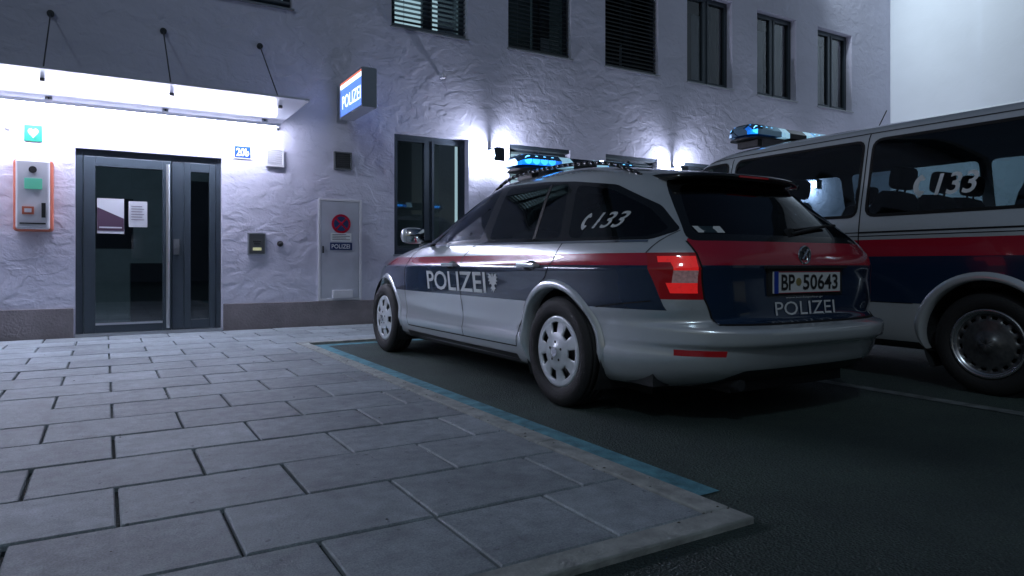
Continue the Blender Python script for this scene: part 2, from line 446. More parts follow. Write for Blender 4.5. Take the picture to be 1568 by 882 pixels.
sidef=lambda c:abs(c.x)>.45 and c.z>.88 and .2<c.y<3.3
for P in (outer,frR,rdR,qtR): B.cutpoly(P,'x',sidef,.12)
archF=lambda c:abs(c.x)>.5 and c.z<.85
for cy in (RW,FW): B.cutpoly(circ(cy,.325,.355),'x',archF,.12)
rg_out=roundp([(-.70,.93),(.70,.93),(.50,1.285),(-.50,1.285)],.05,4)
rg_in=roundp([(-.65,.965),(.65,.965),(.47,1.25),(-.47,1.25)],.06,4)
for P in (rg_out,rg_in): B.cutpoly(P,'y',lambda c:c.y<1.1 and c.z>.85,.12)
TGW=.675
tg=roundp([(-.70,.945),(-TGW,.65),(-.62,.525),(.62,.525),(TGW,.65),(.70,.945)],.03,3)
B.cutpoly(tg,'y',lambda c:c.y<.6 and c.z<1.0,.1)
ws=roundp([(-.80,1.01),(.80,1.01),(.56,1.40),(-.56,1.40)],.05,4)
B.cutpoly(ws,'y',lambda c:c.y>2.2 and c.z>.95,.14)
for zz in (.59,.81,.872): B.cutplane((0,0,zz),(0,0,1),lambda c,zz=zz:abs(c.z-zz)<.05)
lampf=lambda c:c.y<.64 and abs(c.x)>.6 and .55<c.z<.95
for zz in (.645,.675,.71,.725,.785,.825,.855): B.cutplane((0,0,zz),(0,0,1),lampf)
for sx_ in (-1,1):
    B.cutplane((0,.395,.76),(0,1,-.35),lambda c,s=sx_:lampf(c) and c.x*s>0)
    B.cutplane((0,.345,.76),(0,1,-.35),lambda c,s=sx_:lampf(c) and c.x*s>0)
    for xx in (.70,.79,.85): B.cutplane((xx*sx_,0,0),(1,0,0),lambda c,s=sx_:lampf(c) and c.x*s>0 and c.y<.35)
reff=lambda c:c.y<.6 and abs(c.x)>.5 and .3<c.z<.5
for zz in (.372,.402): B.cutplane((0,0,zz),(0,0,1),reff)
for sx_ in (-1,1):
    B.cutplane((.60*sx_,0,0),(1,0,0),lambda c,s=sx_:reff(c) and c.x*s>0)
    B.cutplane((0,.32,0),(0,1,0),lambda c,s=sx_:reff(c) and c.x*s>0)
low=roundp([(-.66,.10),(-.50,.30),(.50,.30),(.66,.10)],.05,3)
B.cutpoly(low,'y',lambda c:c.y<.7 and c.z<.4,.1)
B.delete(lambda c:abs(c.x)>.5 and c.z<.8 and (inpoly((c.y,c.z),circ(RW,.325,.355)) or inpoly((c.y,c.z),circ(FW,.325,.355))))
def skmat(c):
    ax=abs(c.x)
    if ax>.45 and c.z>.9 and .2<c.y<3.3 and inpoly((c.y,c.z),outer):
        for P in (frR,rdR,qtR):
            if inpoly((c.y,c.z),P): return 1
        return 3
    if c.y<1.0 and c.z>.9 and inpoly((c.x,c.z),rg_out):
        return 2 if inpoly((c.x,c.z),rg_in) else 3
    if c.y>2.2 and c.z>.97 and inpoly((c.x,c.z),ws): return 1
    sl=.35*(c.z-.76)
    if c.y<.4 and inpoly((c.x,c.z),tg): return 5 if c.z>.81 else 4
    if ax>TGW-.01 and .645<c.z<.872 and c.y<.395+sl:
        if .725<c.z<.785 and .70<ax<.79: return 8
        if c.y>.345+sl or c.z>.855 or c.z<.675 or ax<.70: return 7
        if c.z>.825 or c.z<.71: return 6
        if ax>.85 and c.y>.26+sl: return 6
        if ax>.79 and c.z<.725: return 6
        if ax>.79: return 7
        return 6
    if .372<c.z<.402 and ax>.60 and c.y<.32: return 7
    if c.y<.7 and c.z<.5 and inpoly((c.x,c.z),low): return 9
    if c.z<.20: return 9
    if c.y>.395+sl and c.y<4.45:
        if .81<c.z<.872: return 5
        if .59<c.z<.81: return 4
    if c.y>4.3 and .60<c.z<.80 and ax>.48: return 10
    if c.y>4.5 and .5<c.z<.75 and ax<.42: return 9
    if c.y>4.5 and c.z<.4 and ax<.5: return 9
    return 0
B.finish('body_shell',[silver,glass,glassd,blackgloss,navy,redp,lampred,lampdark,lampclear,blackpl,headl],skmat,car)
mb=MB()
for cy in (RW,FW): B.arch(mb,cy,.325,.357,.045)
mb.obj('wheel_arch_lips',[silver],car,smooth=True)
mb=MB()
for cy in (RW,FW):
    for sd in (-1,1):
        vs=[];fs=[];n=24
        for i in range(n+1):
            a=math.radians(-30+240*i/n)
            for xx in (.885,.55): vs.append((sd*xx,cy+.37*math.cos(a),.325+.37*math.sin(a)))
        for i in range(n): fs.append((2*i,2*i+1,2*i+3,2*i+2))
        vs+=[(sd*.55,cy-.4,.1),(sd*.55,cy+.4,.1),(sd*.55,cy+.4,.72),(sd*.55,cy-.4,.72)]
        k=len(vs)-4; fs.append((k,k+1,k+2,k+3)); mb.add(vs,fs,0)
mb.box(-.78,.78,.45,4.5,.20,.30,0); mb.box(-.80,.80,.6,3.2,.30,.42,0); mb.box(-.45,.45,.25,.45,.17,.28,0)
mb.cyl((-.45,.18,.22),(-.45,.5,.22),.03,14)
mb.obj('underbody',[interior],car)
mb=MB()
arc=[(RW+.40*math.cos(math.radians(a)),.325+.40*math.sin(math.radians(a))) for a in range(22,75,6)]
B.side_strip(mb,[(2.10,.96),(2.27,.86),(2.30,.70),(2.29,.30)],.008)
B.side_strip(mb,[(1.06,.94),(1.13,.82),(1.18,.74)]+list(reversed(arc)) +[(1.52,.42),(1.55,.30)],.008)
B.side_strip(mb,[(1.55,.30),(2.29,.298),(3.36,.295)],.008)
B.side_strip(mb,[(3.12,.96),(3.30,.86),(3.38,.72),(3.40,.50),(3.36,.295)],.008)
B.side_strip(mb,[(RW-.36,.59),(.60,.612),(.40,.635)],.006)
B.side_strip(mb,[(.435,.872),(.40,.93),(.36,.985)],.005)
B.rear_strip(mb,[(-.70,.93),(-TGW,.65),(-.62,.525),(-.3,.522),(.3,.522),(.62,.525),(TGW,.65),(.70,.93)],.008)
mb.obj('panel_gaps',[seam],car)
mb=MB()
B.side_strip(mb,[(3.13,.960),(2.0,.953),(1.0,.938),(.45,.932)],.010,.004)
mb.obj('window_trim',[chrome],car)
mb=MB()
B.side_strip(mb,[(1.385,.965),(1.50,1.322)],.028,.003)
B.side_strip(mb,[(1.56,.225),(2.3,.222),(3.4,.225)],.05,.006)
mb.obj('black_trim_strips',[blackpl],car)
mb=MB()
for sd in (-1,1):
    for yy in (2.42,1.34):
        xx=B.sx(yy,.80)
        mb.box(sd*(xx+.022),sd*(xx+.038),yy-.10,yy+.10,.795,.822)
        mb.box(sd*(xx-.01),sd*(xx+.03),yy-.10,yy-.07,.797,.82); mb.box(sd*(xx-.01),sd*(xx+.03),yy+.07,yy+.10,.797,.82)
mb.obj('door_handles',[silver],car,bevel=.007,seg=3,smooth=False)
mb=MB()
for sd in (-1,1):
    for yy in (2.42,1.34):
        pts=[(yy+.075*math.cos(t*math.pi/8),.806+.03*math.sin(t*math.pi/8)) for t in range(16)]
        vs=[(sd*(B.sx(p[0],p[1])+.002),p[0],p[1]) for p in pts]; mb.add(vs,[tuple(range(16))],0)
mb.obj('handle_recess_shade',[seam],car)  # flat dark patches painted as the shade behind the handles
mb=MB()
for sd in (-1,1):
    pts=[]
    for i in range(30):
        y=.80+1.75*i/29; x=.54
        zs=1.2
        for l in lev:
            if l>1.2 and B.YR(l)<y<B.YF(l) and B.sx(y,l)>=x: zs=l
        e=min(i,29-i)/3; up=.045*min(1,e)
        pts.append(Vector((sd*x,y,zs+up)))
    for _ in range(4):
        pts=[pts[0]]+[(pts[i-1]+pts[i]*2+pts[i+1])/4 for i in range(1,29)]+[pts[-1]]
    for a,b in zip(pts[:-1],pts[1:]): mb.cyl(a,b,.013,10)
mb.obj('roof_rails',[blackgloss],car,smooth=True)
mb=MB()
n=20;vs=[];fs=[];HW=.52
for i in range(n+1):
    x=-HW+2*HW*i/n; e=abs(x)/HW; dy=.09*e**4
    prof=[(.83+dy*.4,1.372-.045*e**3),(.66+dy,1.345-.035*e**3),(.50+dy,1.318-.02*e**3),(.475+dy,1.305-.02*e**3),(.49+dy,1.287-.02*e**3),(.60+dy,1.282)]
    for p in prof: vs.append((x,)+p)
k=6
for i in range(n):
    for j in range(k-1): fs.append((i*k+j,(i+1)*k+j,(i+1)*k+j+1,i*k+j+1))
fs+=[tuple(range(k)),tuple(reversed(range(n*k,n*k+k)))]
mb.add(vs,fs,0); mb.obj('roof_spoiler',[blackgloss],car,smooth=True)
mb=MB(); mb.box(-.12,.12,.474,.482,1.296,1.306); mb.obj('third_brake_light',[lampdark],car)
mb=MB()
for sd in (-1,1):
    mb.sphere((sd*1.02,2.97,1.04),.1,20,0,(.95,.5,.66),.7)
    mb.box(sd*.86,sd*.98,2.95,3.01,.985,1.005,1)
    mb.box(sd*.945,sd*1.095,2.914,2.922,.99,1.09,2)
mb.obj('door_mirrors',[silver,blackpl,chrome],car,smooth=True)
for nm,xx,yy,sg in (('wheel_rear_left',-.92,RW,-1),('wheel_front_left',-.92,FW,-1),('wheel_rear_right',.92,RW,1),('wheel_front_right',.92,FW,1)):
    wheel(car,nm,xx,yy,sg)
mb=MB()
for sx_ in (-.4,.4): seat(mb,sx_,2.25,.32)
for sx_ in (-.48,0,.48): seat(mb,sx_,1.30,.32)
mb.box(-.78,.78,3.0,3.4,.6,.98); mb.box(-.60,.60,.45,.9,.42,.78)
mb.obj('cabin_interior',[seatm],car,smooth=True)
lightbar(car,'blue_light_bar',-.57,.56,2.03,2.33,1.505,1.625)
mb=MB(); ry=B.ry(0,.72)
mb.box(-.30,.30,ry-.012,ry+.02,.655,.79,1)
mb.box(-.268,.268,ry-.022,ry-.013,.668,.778,0)
mb.box(-.268,-.236,ry-.024,ry-.0225,.668,.778,2)
mb.box(-.268,.268,ry-.0238,ry-.0225,.774,.778,3); mb.box(-.234,.268,ry-.0238,ry-.0225,.668,.671,3)
mb.box(-.32,.32,ry-.03,ry+.01,.793,.806,1)
mb.obj('number_plate',[white,blackpl,M('plate_blue',(.01,.05,.4),.4),redp],car)
PY=ry-.0245
text_obj('plate_characters','BP',lambda u,v:(-.215+u*.105,PY,.683+v*.08),blackpl,car,bold=.02)
text_obj('plate_digits','50643',lambda u,v:(-.045+u*.29,PY,.683+v*.08),blackpl,car,bold=.02)
mb=MB(); mb.cyl((-.079,PY-.001,.725),(-.079,PY+.002,.725),.02,16); mb.obj('plate_seal',[M('seal',(.3,.25,.1),.5)],car)
def rearfn(x0,x1,z0,z1,off=.003):
    return lambda u,v:(x0+u*(x1-x0),B.ry(x0+u*(x1-x0),z0+v*(z1-z0))-off,z0+v*(z1-z0))
text_obj('tailgate_lettering','POLIZEI',rearfn(-.245,.235,.556,.625),white,car,bold=.002)
text_obj('www_lettering','www.bundespolizei.gv',rearfn(-.16,.14,.638,.650),white,car,bold=.0)
def sidefn(y0,y1,z0,z1,off=.003):
    return lambda u,v:(-(B.sx(y0+u*(y1-y0),z0+v*(z1-z0))+off),y0+u*(y1-y0),z0+v*(z1-z0))
text_obj('door_lettering','POLIZEI',sidefn(2.87,1.90,.618,.762),white,car,bold=.012)
def sidefnR(y0,y1,z0,z1,off=.003):
    return lambda u,v:((B.sx(y0+u*(y1-y0),z0+v*(z1-z0))+off),y0+u*(y1-y0),z0+v*(z1-z0))
text_obj('door_lettering_right','POLIZEI',sidefnR(1.90,2.87,.618,.762),white,car,bold=.012)
eg=[(.5,1),(.58,.9),(.55,.78),(.72,.95),(.95,.98),(.86,.85),(1,.8),(.85,.7),(.97,.6),(.8,.56),(.9,.42),(.7,.45),(.62,.35),(.78,.22),(.66,.2),(.66,.06),(.57,.18),(.5,.0),(.43,.18),(.34,.06),(.34,.2),(.22,.22),(.38,.35),(.3,.45),(.1,.42),(.2,.56),(.03,.6),(.15,.7),(0,.8),(.14,.85),(.05,.98),(.28,.95),(.45,.78),(.42,.9)]
f_=sidefn(1.865,1.735,.625,.755)
me=bpy.data.meshes.new('eagle_emblem');me.from_pydata([f_(*p) for p in eg],[],[tuple(range(len(eg)))]);me.update();mkobj('eagle_emblem',me,[white],car)
text_obj('quarter_window_number','133',sidefn(.87,.66,1.01,1.10),whited,car,shear=.2,bold=.01)
phone_icon('phone_symbol',sidefn(.985,.88,1.0,1.105),whited,car)
mb=MB(); ry=B.ry(0,.862)
for i in range(24):
    t=2*math.pi*i/24; mb.cyl((.045*math.cos(t),ry-.008,.862+.045*math.sin(t)),(.045*math.cos(t+.27),ry-.008,.862+.045*math.sin(t+.27)),.006,8)
mb.cyl((0,ry-.002,.862),(0,ry-.008,.862),.042,24,1)
mb.cyl((-.02,ry-.012,.84),(.02,ry-.012,.89),.006,8); mb.cyl((.02,ry-.012,.84),(-.01,ry-.012,.88),.005,8)
mb.obj('tailgate_badge',[chrome,blackgloss],car,smooth=False)
mb=MB()
yb=B.ry(0,.985); mb.cyl((0,yb-.02,.975),(0,yb+.01,.975),.03,14)
mb.cyl((0,yb-.02,.975),(.36,B.ry(.36,1.03)-.025,1.03),.009,8); mb.cyl((.05,B.ry(.05,1.0)-.012,1.0),(.52,B.ry(.52,1.04)-.01,1.04),.007,8)
mb.obj('rear_wiper',[blackpl],car)
mb=MB(); f_=rearfn(-.62,-.48,.972,1.006,.004); mb.add([f_(0,0),f_(1,0),f_(1,1),f_(0,1)],[(0,1,2,3)],0); mb.obj('window_sticker',[white],car)
# ================================================================== POLICE VAN
van=empty('police_van',(5.60,1.00,AZ))
vl=[.24,.26,.29,.33,.38,.43,.48,.53,.58,.64,.70,.76,.82,.88,.94,.99,1.03,1.08,1.13,1.18,1.24,1.30,1.36,1.42,1.48,1.54,1.6,1.65,1.69,1.72,1.745,1.765,1.785,1.80,1.815,1.83,1.845,1.86,1.875,1.885,1.893,1.90]
V=Body(
 W=[(.24,.88),(.30,.925),(.40,.945),(.55,.95),(.80,.957),(.98,.958),(1.03,.955),(1.16,.938),(1.4,.89),(1.6,.85),(1.72,.82),(1.77,.79),(1.81,.74),(1.84,.66),(1.87,.5),(1.89,.3),(1.90,.1)],
 YR=[(.24,.12),(.35,.02),(.55,.0),(.6,.05),(.9,.06),(1.2,.09),(1.7,.22),(1.77,.27),(1.82,.36),(1.87,.6),(1.89,.9),(1.90,1.3)],
 YF=[(.24,4.95),(.45,5.08),(.7,5.05),(.9,4.98),(1.0,4.88),(1.08,4.68),(1.13,4.5),(1.2,4.38),(1.5,4.05),(1.7,3.80),(1.78,3.66),(1.83,3.5),(1.87,3.2),(1.89,2.9),(1.90,2.5)],
 yc=2.0,NR=lambda z:9.0,NF=lambda z:6.0,levels=vl)
V.build()
VR,VF=1.12,4.12
va=roundp([(4.05,1.19),(3.24,1.17),(3.24,1.70),(3.62,1.70)],.06)
vb=roundp([(3.13,1.17),(1.97,1.165),(1.97,1.70),(3.13,1.705)],.05)
vc=roundp([(1.88,1.165),(.28,1.165),(.34,1.69),(1.88,1.70)],.06)
vfil=lambda c:abs(c.x)>.5 and c.z>1.05
for P in (va,vb,vc): V.cutpoly(P,'x',vfil,.16)
for cy in (VR,VF): V.cutpoly(circ(cy,.33,.385),'x',lambda c:abs(c.x)>.5 and c.z<.95,.14)
for zz in (.55,.868,.985): V.cutplane((0,0,zz),(0,0,1),lambda c,zz=zz:abs(c.z-zz)<.08)
wsv=roundp([(-.83,1.16),(.83,1.16),(.76,1.70),(-.76,1.70)],.06)
V.cutpoly(wsv,'y',lambda c:c.y>3.3 and c.z>1.05,.16)
rwv=roundp([(-.78,1.14),(.78,1.14),(.72,1.65),(-.72,1.65)],.06)
V.cutpoly(rwv,'y',lambda c:c.y<.6 and c.z>1.05,.16)
V.delete(lambda c:abs(c.x)>.5 and c.z<.8 and (inpoly((c.y,c.z),circ(VR,.33,.385)) or inpoly((c.y,c.z),circ(VF,.33,.385))))
def vmat(c):
    if abs(c.x)>.55 and c.z>1.1:
        for i,P in enumerate((va,vb,vc)):
            if inpoly((c.y,c.z),P): return 1 if i==0 else 2
    if c.y>3.2 and c.z>1.1 and inpoly((c.x,c.z),wsv): return 1
    if c.y<.5 and c.z>1.1 and inpoly((c.x,c.z),rwv): return 2
    if c.z<.28: return 5
    if .868<c.z<.985: return 4
    if .55<c.z<.868: return 3
    return 0
glassv=glass_mat('van_tinted_glass',(.40,.50,.53),ior=1.65)
V.finish('body_shell',[silver,glass,glassv,navy,redp,blackpl],vmat,van)
mb=MB()
for cy in (VR,VF): V.arch(mb,cy,.33,.387,.05,a0=-12,a1=192)
mb.obj('wheel_arch_lips',[silver],van,smooth=True)
mb=MB()
for cy in (VR,VF):
    for sd in (-1,1):
        vs=[];fs=[];n=24
        for i in range(n+1):
            a=math.radians(-30+240*i/n)
            for xx in (.90,.55): vs.append((sd*xx,cy+.395*math.cos(a),.33+.395*math.sin(a)))
        for i in range(n): fs.append((2*i,2*i+1,2*i+3,2*i+2))
        vs+=[(sd*.55,cy-.42,.1),(sd*.55,cy+.42,.1),(sd*.55,cy+.42,.75),(sd*.55,cy-.42,.75)]
        k=len(vs)-4; fs.append((k,k+1,k+2,k+3)); mb.add(vs,fs,0)
mb.box(-.8,.8,.3,4.6,.25,.36)
mb.obj('underbody',[interior],van)
for nm,xx,yy,sg in (('wheel_rear_left',-.915,VR,-1),('wheel_front_left',-.915,VF,-1),('wheel_rear_right',.915,VR,1),('wheel_front_right',.915,VF,1)):
    wheel(van,nm,xx,yy,sg,R=.32,style='steel',rim=.215)
mb=MB()
V.side_strip(mb,[(3.19,1.74),(3.19,1.2),(3.17,.9),(3.14,.32)],.009)
V.side_strip(mb,[(1.93,1.76),(1.93,1.2),(1.93,.80),(1.93,.32)],.009)
V.side_strip(mb,[(1.93,1.038),(.2,1.038)],.012,.003); V.side_strip(mb,[(3.14,1.038),(1.93,1.038)],.007)
V.side_strip(mb,[(3.14,.32),(1.93,.32)],.008); V.side_strip(mb,[(1.93,1.765),(3.6,1.755)],.008); V.side_strip(mb,[(1.93,1.765),(.25,1.755)],.008)
V.side_strip(mb,[(1.93,.55),(1.55,.55)],.006); V.side_strip(mb,[(.2,1.012),(3.05,1.012)],.006)
for P in (va,vb,vc): V.side_strip(mb,offs(P,.008)+[offs(P,.008)[0]],.022,.003,step=.06)
mb.obj('panel_gaps',[seam],van)
vf=lambda y0,y1,z0,z1,off=.004:(lambda u,v:(-(V.sx(y0+u*(y1-y0),z0+v*(z1-z0))+off),y0+u*(y1-y0),z0+v*(z1-z0)))
text_obj('window_number','133',vf(1.43,1.17,1.265,1.41),whited,van,shear=.2,bold=.015)
phone_icon('phone_symbol',vf(1.585,1.44,1.255,1.42),whited,van)
mb=MB()
for yy in (3.0,2.1,1.15):
    for sx_ in (-.5,.05,.5):
        if yy==3.0 and sx_==.05: continue
        seat(mb,sx_,yy,.62)
mb.box(-.8,.8,4.0,4.4,.8,1.12)
mb.obj('cabin_interior',[seatm],van,smooth=True)
lightbar(van,'blue_light_bar',-.58,.68,3.16,3.49,1.965,2.10)
mb=MB()
for sd in (-1,1):
    mb.sphere((sd*1.08,3.98,1.27),.12,16,0,(.8,.5,1.1)); mb.box(sd*.9,sd*1.03,3.96,4.02,1.17,1.21)
mb.cyl((-.3,2.2,1.86),(-.28,2.12,2.03),.004,6)
mb.obj('door_mirrors',[blackpl],van,smooth=True)
mb=MB()
for yy in (3.02,2.08):
    xx=V.sx(yy,.93); mb.box(-(xx+.04),-(xx+.015),yy-.11,yy+.11,.915,.95); mb.box(-(xx+.03),-(xx-.01),yy-.1,yy-.07,.92,.945); mb.box(-(xx+.03),-(xx-.01),yy+.07,yy+.1,.92,.945)
mb.obj('door_handles',[blackpl],van,bevel=.006)

# ================================================================== GROUND
asph,nt,b=new_mat('asphalt')
tc=nt.nodes.new('ShaderNodeTexCoord')
def nz(sc,det=5,r=.6):
    n=nt.nodes.new('ShaderNodeTexNoise');n.inputs['Scale'].default_value=sc;n.inputs['Detail'].default_value=det;n.inputs['Roughness'].default_value=r
    nt.links.new(tc.outputs['Object'],n.inputs['Vector']);return n.outputs['Fac']
big=nz(.9,6);fine=nz(140,3,.7);vor=nt.nodes.new('ShaderNodeTexVoronoi');vor.inputs['Scale'].default_value=110;nt.links.new(tc.outputs['Object'],vor.inputs['Vector'])
cr=nt.nodes.new('ShaderNodeValToRGB');cr.color_ramp.elements[0].position=.35;cr.color_ramp.elements[0].color=(.030,.046,.044,1);cr.color_ramp.elements[1].position=.68;cr.color_ramp.elements[1].color=(.060,.092,.078,1)
nt.links.new(big,cr.inputs[0])
mr=nt.nodes.new('ShaderNodeMapRange');mr.inputs['From Min'].default_value=.3;mr.inputs['From Max'].default_value=.75;mr.inputs['To Min'].default_value=.3;mr.inputs['To Max'].default_value=2.1;nt.links.new(fine,mr.inputs['Value'])
vm=nt.nodes.new('ShaderNodeVectorMath');vm.operation='SCALE';nt.links.new(cr.outputs[0],vm.inputs[0]);nt.links.new(mr.outputs[0],vm.inputs['Scale']);nt.links.new(vm.outputs[0],b.inputs['Base Color'])
b.inputs['Roughness'].default_value=.75
bp=nt.nodes.new('ShaderNodeBump');bp.inputs['Strength'].default_value=1.0;bp.inputs['Distance'].default_value=.008;nt.links.new(vor.outputs['Distance'],bp.inputs['Height']);nt.links.new(bp.outputs[0],b.inputs['Normal'])
mb=MB(); mb.add([(-400,-400,AZ),(400,-400,AZ),(400,400,AZ),(-400,400,AZ)],[(0,1,2,3)],0); mb.obj('asphalt_ground',[asph])
paintb=M('blue_marking_paint',(.10,.29,.35),.7,var=.40,vscale=14,bump=.5,bscale=90)
paintw=M('worn_white_paint',(.13,.15,.15),.7,var=.6,vscale=9,bump=.5,bscale=90)
mb=MB(); zz=AZ+.004
def sheet(x0,x1,y0,y1,mi=0,z=zz): mb.add([(x0,y0,z),(x1,y0,z),(x1,y1,z),(x0,y1,z)],[(0,1,2,3)],mi)
sheet(1.775,1.895,1.72,6.72); sheet(1.775,14.5,6.72,6.84)
mb.obj('blue_parking_marking',[paintb])
mb=MB(); sheet(4.22,4.33,0.2,6.70); mb.obj('white_parking_marking',[paintw])
pav,nt,b=new_mat('concrete_paver')
tc=nt.nodes.new('ShaderNodeTexCoord'); at=nt.nodes.new('ShaderNodeAttribute'); at.attribute_name='tint'
n1=nz(2.5,6);n2=nz(160,3,.7);n3=nz(14,6)
def mrng(src,a,b_,c,d):
    m=nt.nodes.new('ShaderNodeMapRange');m.inputs['From Min'].default_value=a;m.inputs['From Max'].default_value=b_;m.inputs['To Min'].default_value=c;m.inputs['To Max'].default_value=d;nt.links.new(src,m.inputs['Value']);return m.outputs[0]
def mul(a,c):
    m=nt.nodes.new('ShaderNodeMath');m.operation='MULTIPLY';nt.links.new(a,m.inputs[0]);nt.links.new(c,m.inputs[1]);return m.outputs[0]
n4=nz(26,2,.5)
f=mul(mul(mrng(n1,.3,.7,.74,1.15),mrng(n2,.3,.7,.70,1.28)),mrng(n3,.3,.75,.76,1.18)); f=mul(f,at.outputs['Fac']); f=mul(f,mrng(n4,.70,.74,1.0,.5))
vm=nt.nodes.new('ShaderNodeVectorMath');vm.operation='SCALE';vm.inputs[0].default_value=(.315,.36,.385);nt.links.new(f,vm.inputs['Scale']);nt.links.new(vm.outputs[0],b.inputs['Base Color'])
b.inputs['Roughness'].default_value=.58;b.inputs['Specular IOR Level'].default_value=.4
bp=nt.nodes.new('ShaderNodeBump');bp.inputs['Strength'].default_value=.7;bp.inputs['Distance'].default_value=.002;nt.links.new(n2,bp.inputs['Height'])
bp2=nt.nodes.new('ShaderNodeBump');bp2.inputs['Strength'].default_value=.7;bp2.inputs['Distance'].default_value=.006;nt.links.new(n3,bp2.inputs['Height']);nt.links.new(bp.outputs[0],bp2.inputs['Normal']);nt.links.new(bp2.outputs[0],b.inputs['Normal'])
mb=MB();tints=[]
def slab(x0,x1,y0,y1,g=.006,ch=.005):
    if x1-x0<.03: return
    z0=random.uniform(-.0015,.0015);tx=random.uniform(-.0012,.0012);ty=random.uniform(-.0012,.0012)
    x0+=g+random.uniform(-.0015,.0015);x1-=g+random.uniform(-.0015,.0015);y0+=g+random.uniform(-.0015,.0015);y1-=g
    vs=[(x0,y0,-.02),(x1,y0,-.02),(x1,y1,-.02),(x0,y1,-.02),
        (x0,y0,z0-ch),(x1,y0,z0-ch+tx),(x1,y1,z0-ch+tx+ty),(x0,y1,z0-ch+ty),
        (x0+ch,y0+ch,z0),(x1-ch,y0+ch,z0+tx),(x1-ch,y1-ch,z0+tx+ty),(x0+ch,y1-ch,z0+ty)]
    fs=[(0,1,5,4),(1,2,6,5),(2,3,7,6),(3,0,4,7),(4,5,9,8),(5,6,10,9),(6,7,11,10),(7,4,8,11),(8,9,10,11)]
    mb.add(vs,fs,0); t=random.gauss(1,.09); tints.extend([t]*len(fs))
XE=1.655
r=0;y=1.56
while y<8.74:
    y1=min(y+.42,8.745)
    if r==0: js=[1.30,.90,.53]; x=.53
    else:
        o=.905 if r%2==1 else .61
        js=[];x=o+.574*2
        while x>=XE-.06: x-=.574
        js=[x]
    while x>-9: x-=.574; js.append(x)
    right=XE
    if y>=6.82:
        xr=15.0; x=js[0]; ext=[]
        while x+.574<xr: x+=.574; ext.append(x)
        js=list(reversed(ext))+js; right=xr
    for j in js:
        ya=y
        if j>XE-.6 and right>2 and y<7.04: ya=7.04
        if y1-ya>.05: slab(j,right,ya,y1)
        right=j
    y=y1; r+=1
me=mb.mesh('paved_forecourt')
a=me.attributes.new('tint','FLOAT','FACE'); a.data.foreach_set('value',tints)
mkobj('paved_forecourt',me,[pav])
kerbm=M('kerb_stone',(.36,.38,.36),.85,var=.3,vscale=12,bump=.5,bscale=70)
mb=MB()
x=1.76
while x>-9: mb.box(x-.995,x,1.455,1.555,-.06,.002); x-=1.0
y=1.56
while y<6.9: mb.box(1.66,1.762,y,min(y+.995,6.93),-.06,.002); y+=1.0
x=1.66
while x<14.9: mb.box(x,min(x+.995,15.0),6.935,7.035,-.06,.003); x+=1.0
mb.obj('kerb_edging',[kerbm],bevel=.006)
mb=MB()
for k in range(420):
    if random.random()<.45: x=random.gauss(1.72,.10); y=random.uniform(1.5,6.5)
    else: x=random.uniform(-2.5,5.0); y=random.uniform(.5,8.4)
    s_=random.uniform(.002,.006); z_=.003 if (x<1.76 and y>1.45) else AZ+.001
    a_=random.uniform(0,6.3)
    p=[(x+s_*math.cos(a_+q)*(1 if j%2 else 1.6),y+s_*math.sin(a_+q),z_) for j,q in enumerate((0,1.6,3.1,4.7))]
    mb.add(p+[(x,y,z_+s_*.6)],[(0,1,4),(1,2,4),(2,3,4),(3,0,4)],0)
mb.obj('grit_and_leaf_litter',[M('grit',(.09,.085,.07),.9)])

# ================================================================== BUILDING
D=8.75
st=stucco('rough_stucco',(.58,.58,.69),.62)
plm=M('plinth_stucco',(.20,.18,.19),.9,var=.15,vscale=5,bump=.6,bscale=40)
frame=M('anthracite_frame',(.045,.062,.078),.4,.2)
dark=M('dark_room',(.06,.07,.08),.9)
litroom=M('lit_room',(.3,.35,.38),.9,emis=(.60,.80,.88),es=.95,var=.5,vscale=2)
alu=M('brushed_aluminium',(.6,.62,.65),.3,.9)
slat_l=M('venetian_slat',(.16,.18,.20),.45,.3); slat_d=M('dark_slat',(.07,.08,.085),.5,.2)
sillm=M('window_sill_metal',(.3,.32,.34),.4,.6)
bld=empty('police_station_building')
ops=[(-.27,1.20,0.0,2.05),(3.37,4.50,.92,2.58),(5.18,6.29,.92,2.58),(7.0,8.12,.92,2.58),(.88,2.02,3.98,5.63)]
up=[(3.33+1.83*k,3.33+1.83*k+1.15,4.01,5.63) for k in range(6)]
ops+=up+[(8.76,9.9,.92,2.58),(10.6,11.75,.92,2.58),(-3.2,-2.0,3.98,5.63),(-5.6,-4.4,3.98,5.63),(-5.6,-4.4,.92,2.58)]
X0,X1,Z0,Z1=-10,15.06,0.0,8.2
mb=MB()
def wallgrid(mb,ops,x0,x1,z0,z1,y,dep,mi=0):
    xs=sorted(set([x0,x1]+[v for o in ops for v in o[:2]]));zs=sorted(set([z0,z1]+[v for o in ops for v in o[2:]]))
    for i in range(len(xs)-1):
        for j in range(len(zs)-1):
            cx=(xs[i]+xs[i+1])/2;cz=(zs[j]+zs[j+1])/2
            if any(o[0]<cx<o[1] and o[2]<cz<o[3] for o in ops): continue
            mb.add([(xs[i],y,zs[j]),(xs[i+1],y,zs[j]),(xs[i+1],y,zs[j+1]),(xs[i],y,zs[j+1])],[(0,1,2,3)],mi)
    for a,b_,c,d in ops:
        mb.add([(a,y,c),(a,y+dep,c),(a,y+dep,d),(a,y,d)],[(0,1,2,3)],mi)
        mb.add([(b_,y,c),(b_,y,d),(b_,y+dep,d),(b_,y+dep,c)],[(0,1,2,3)],mi)
        mb.add([(a,y,d),(a,y+dep,d),(b_,y+dep,d),(b_,y,d)],[(0,1,2,3)],mi)
        mb.add([(a,y,c),(b_,y,c),(b_,y+dep,c),(a,y+dep,c)],[(0,1,2,3)],mi)
wallgrid(mb,ops,X0,X1,Z0,Z1,D,.24)
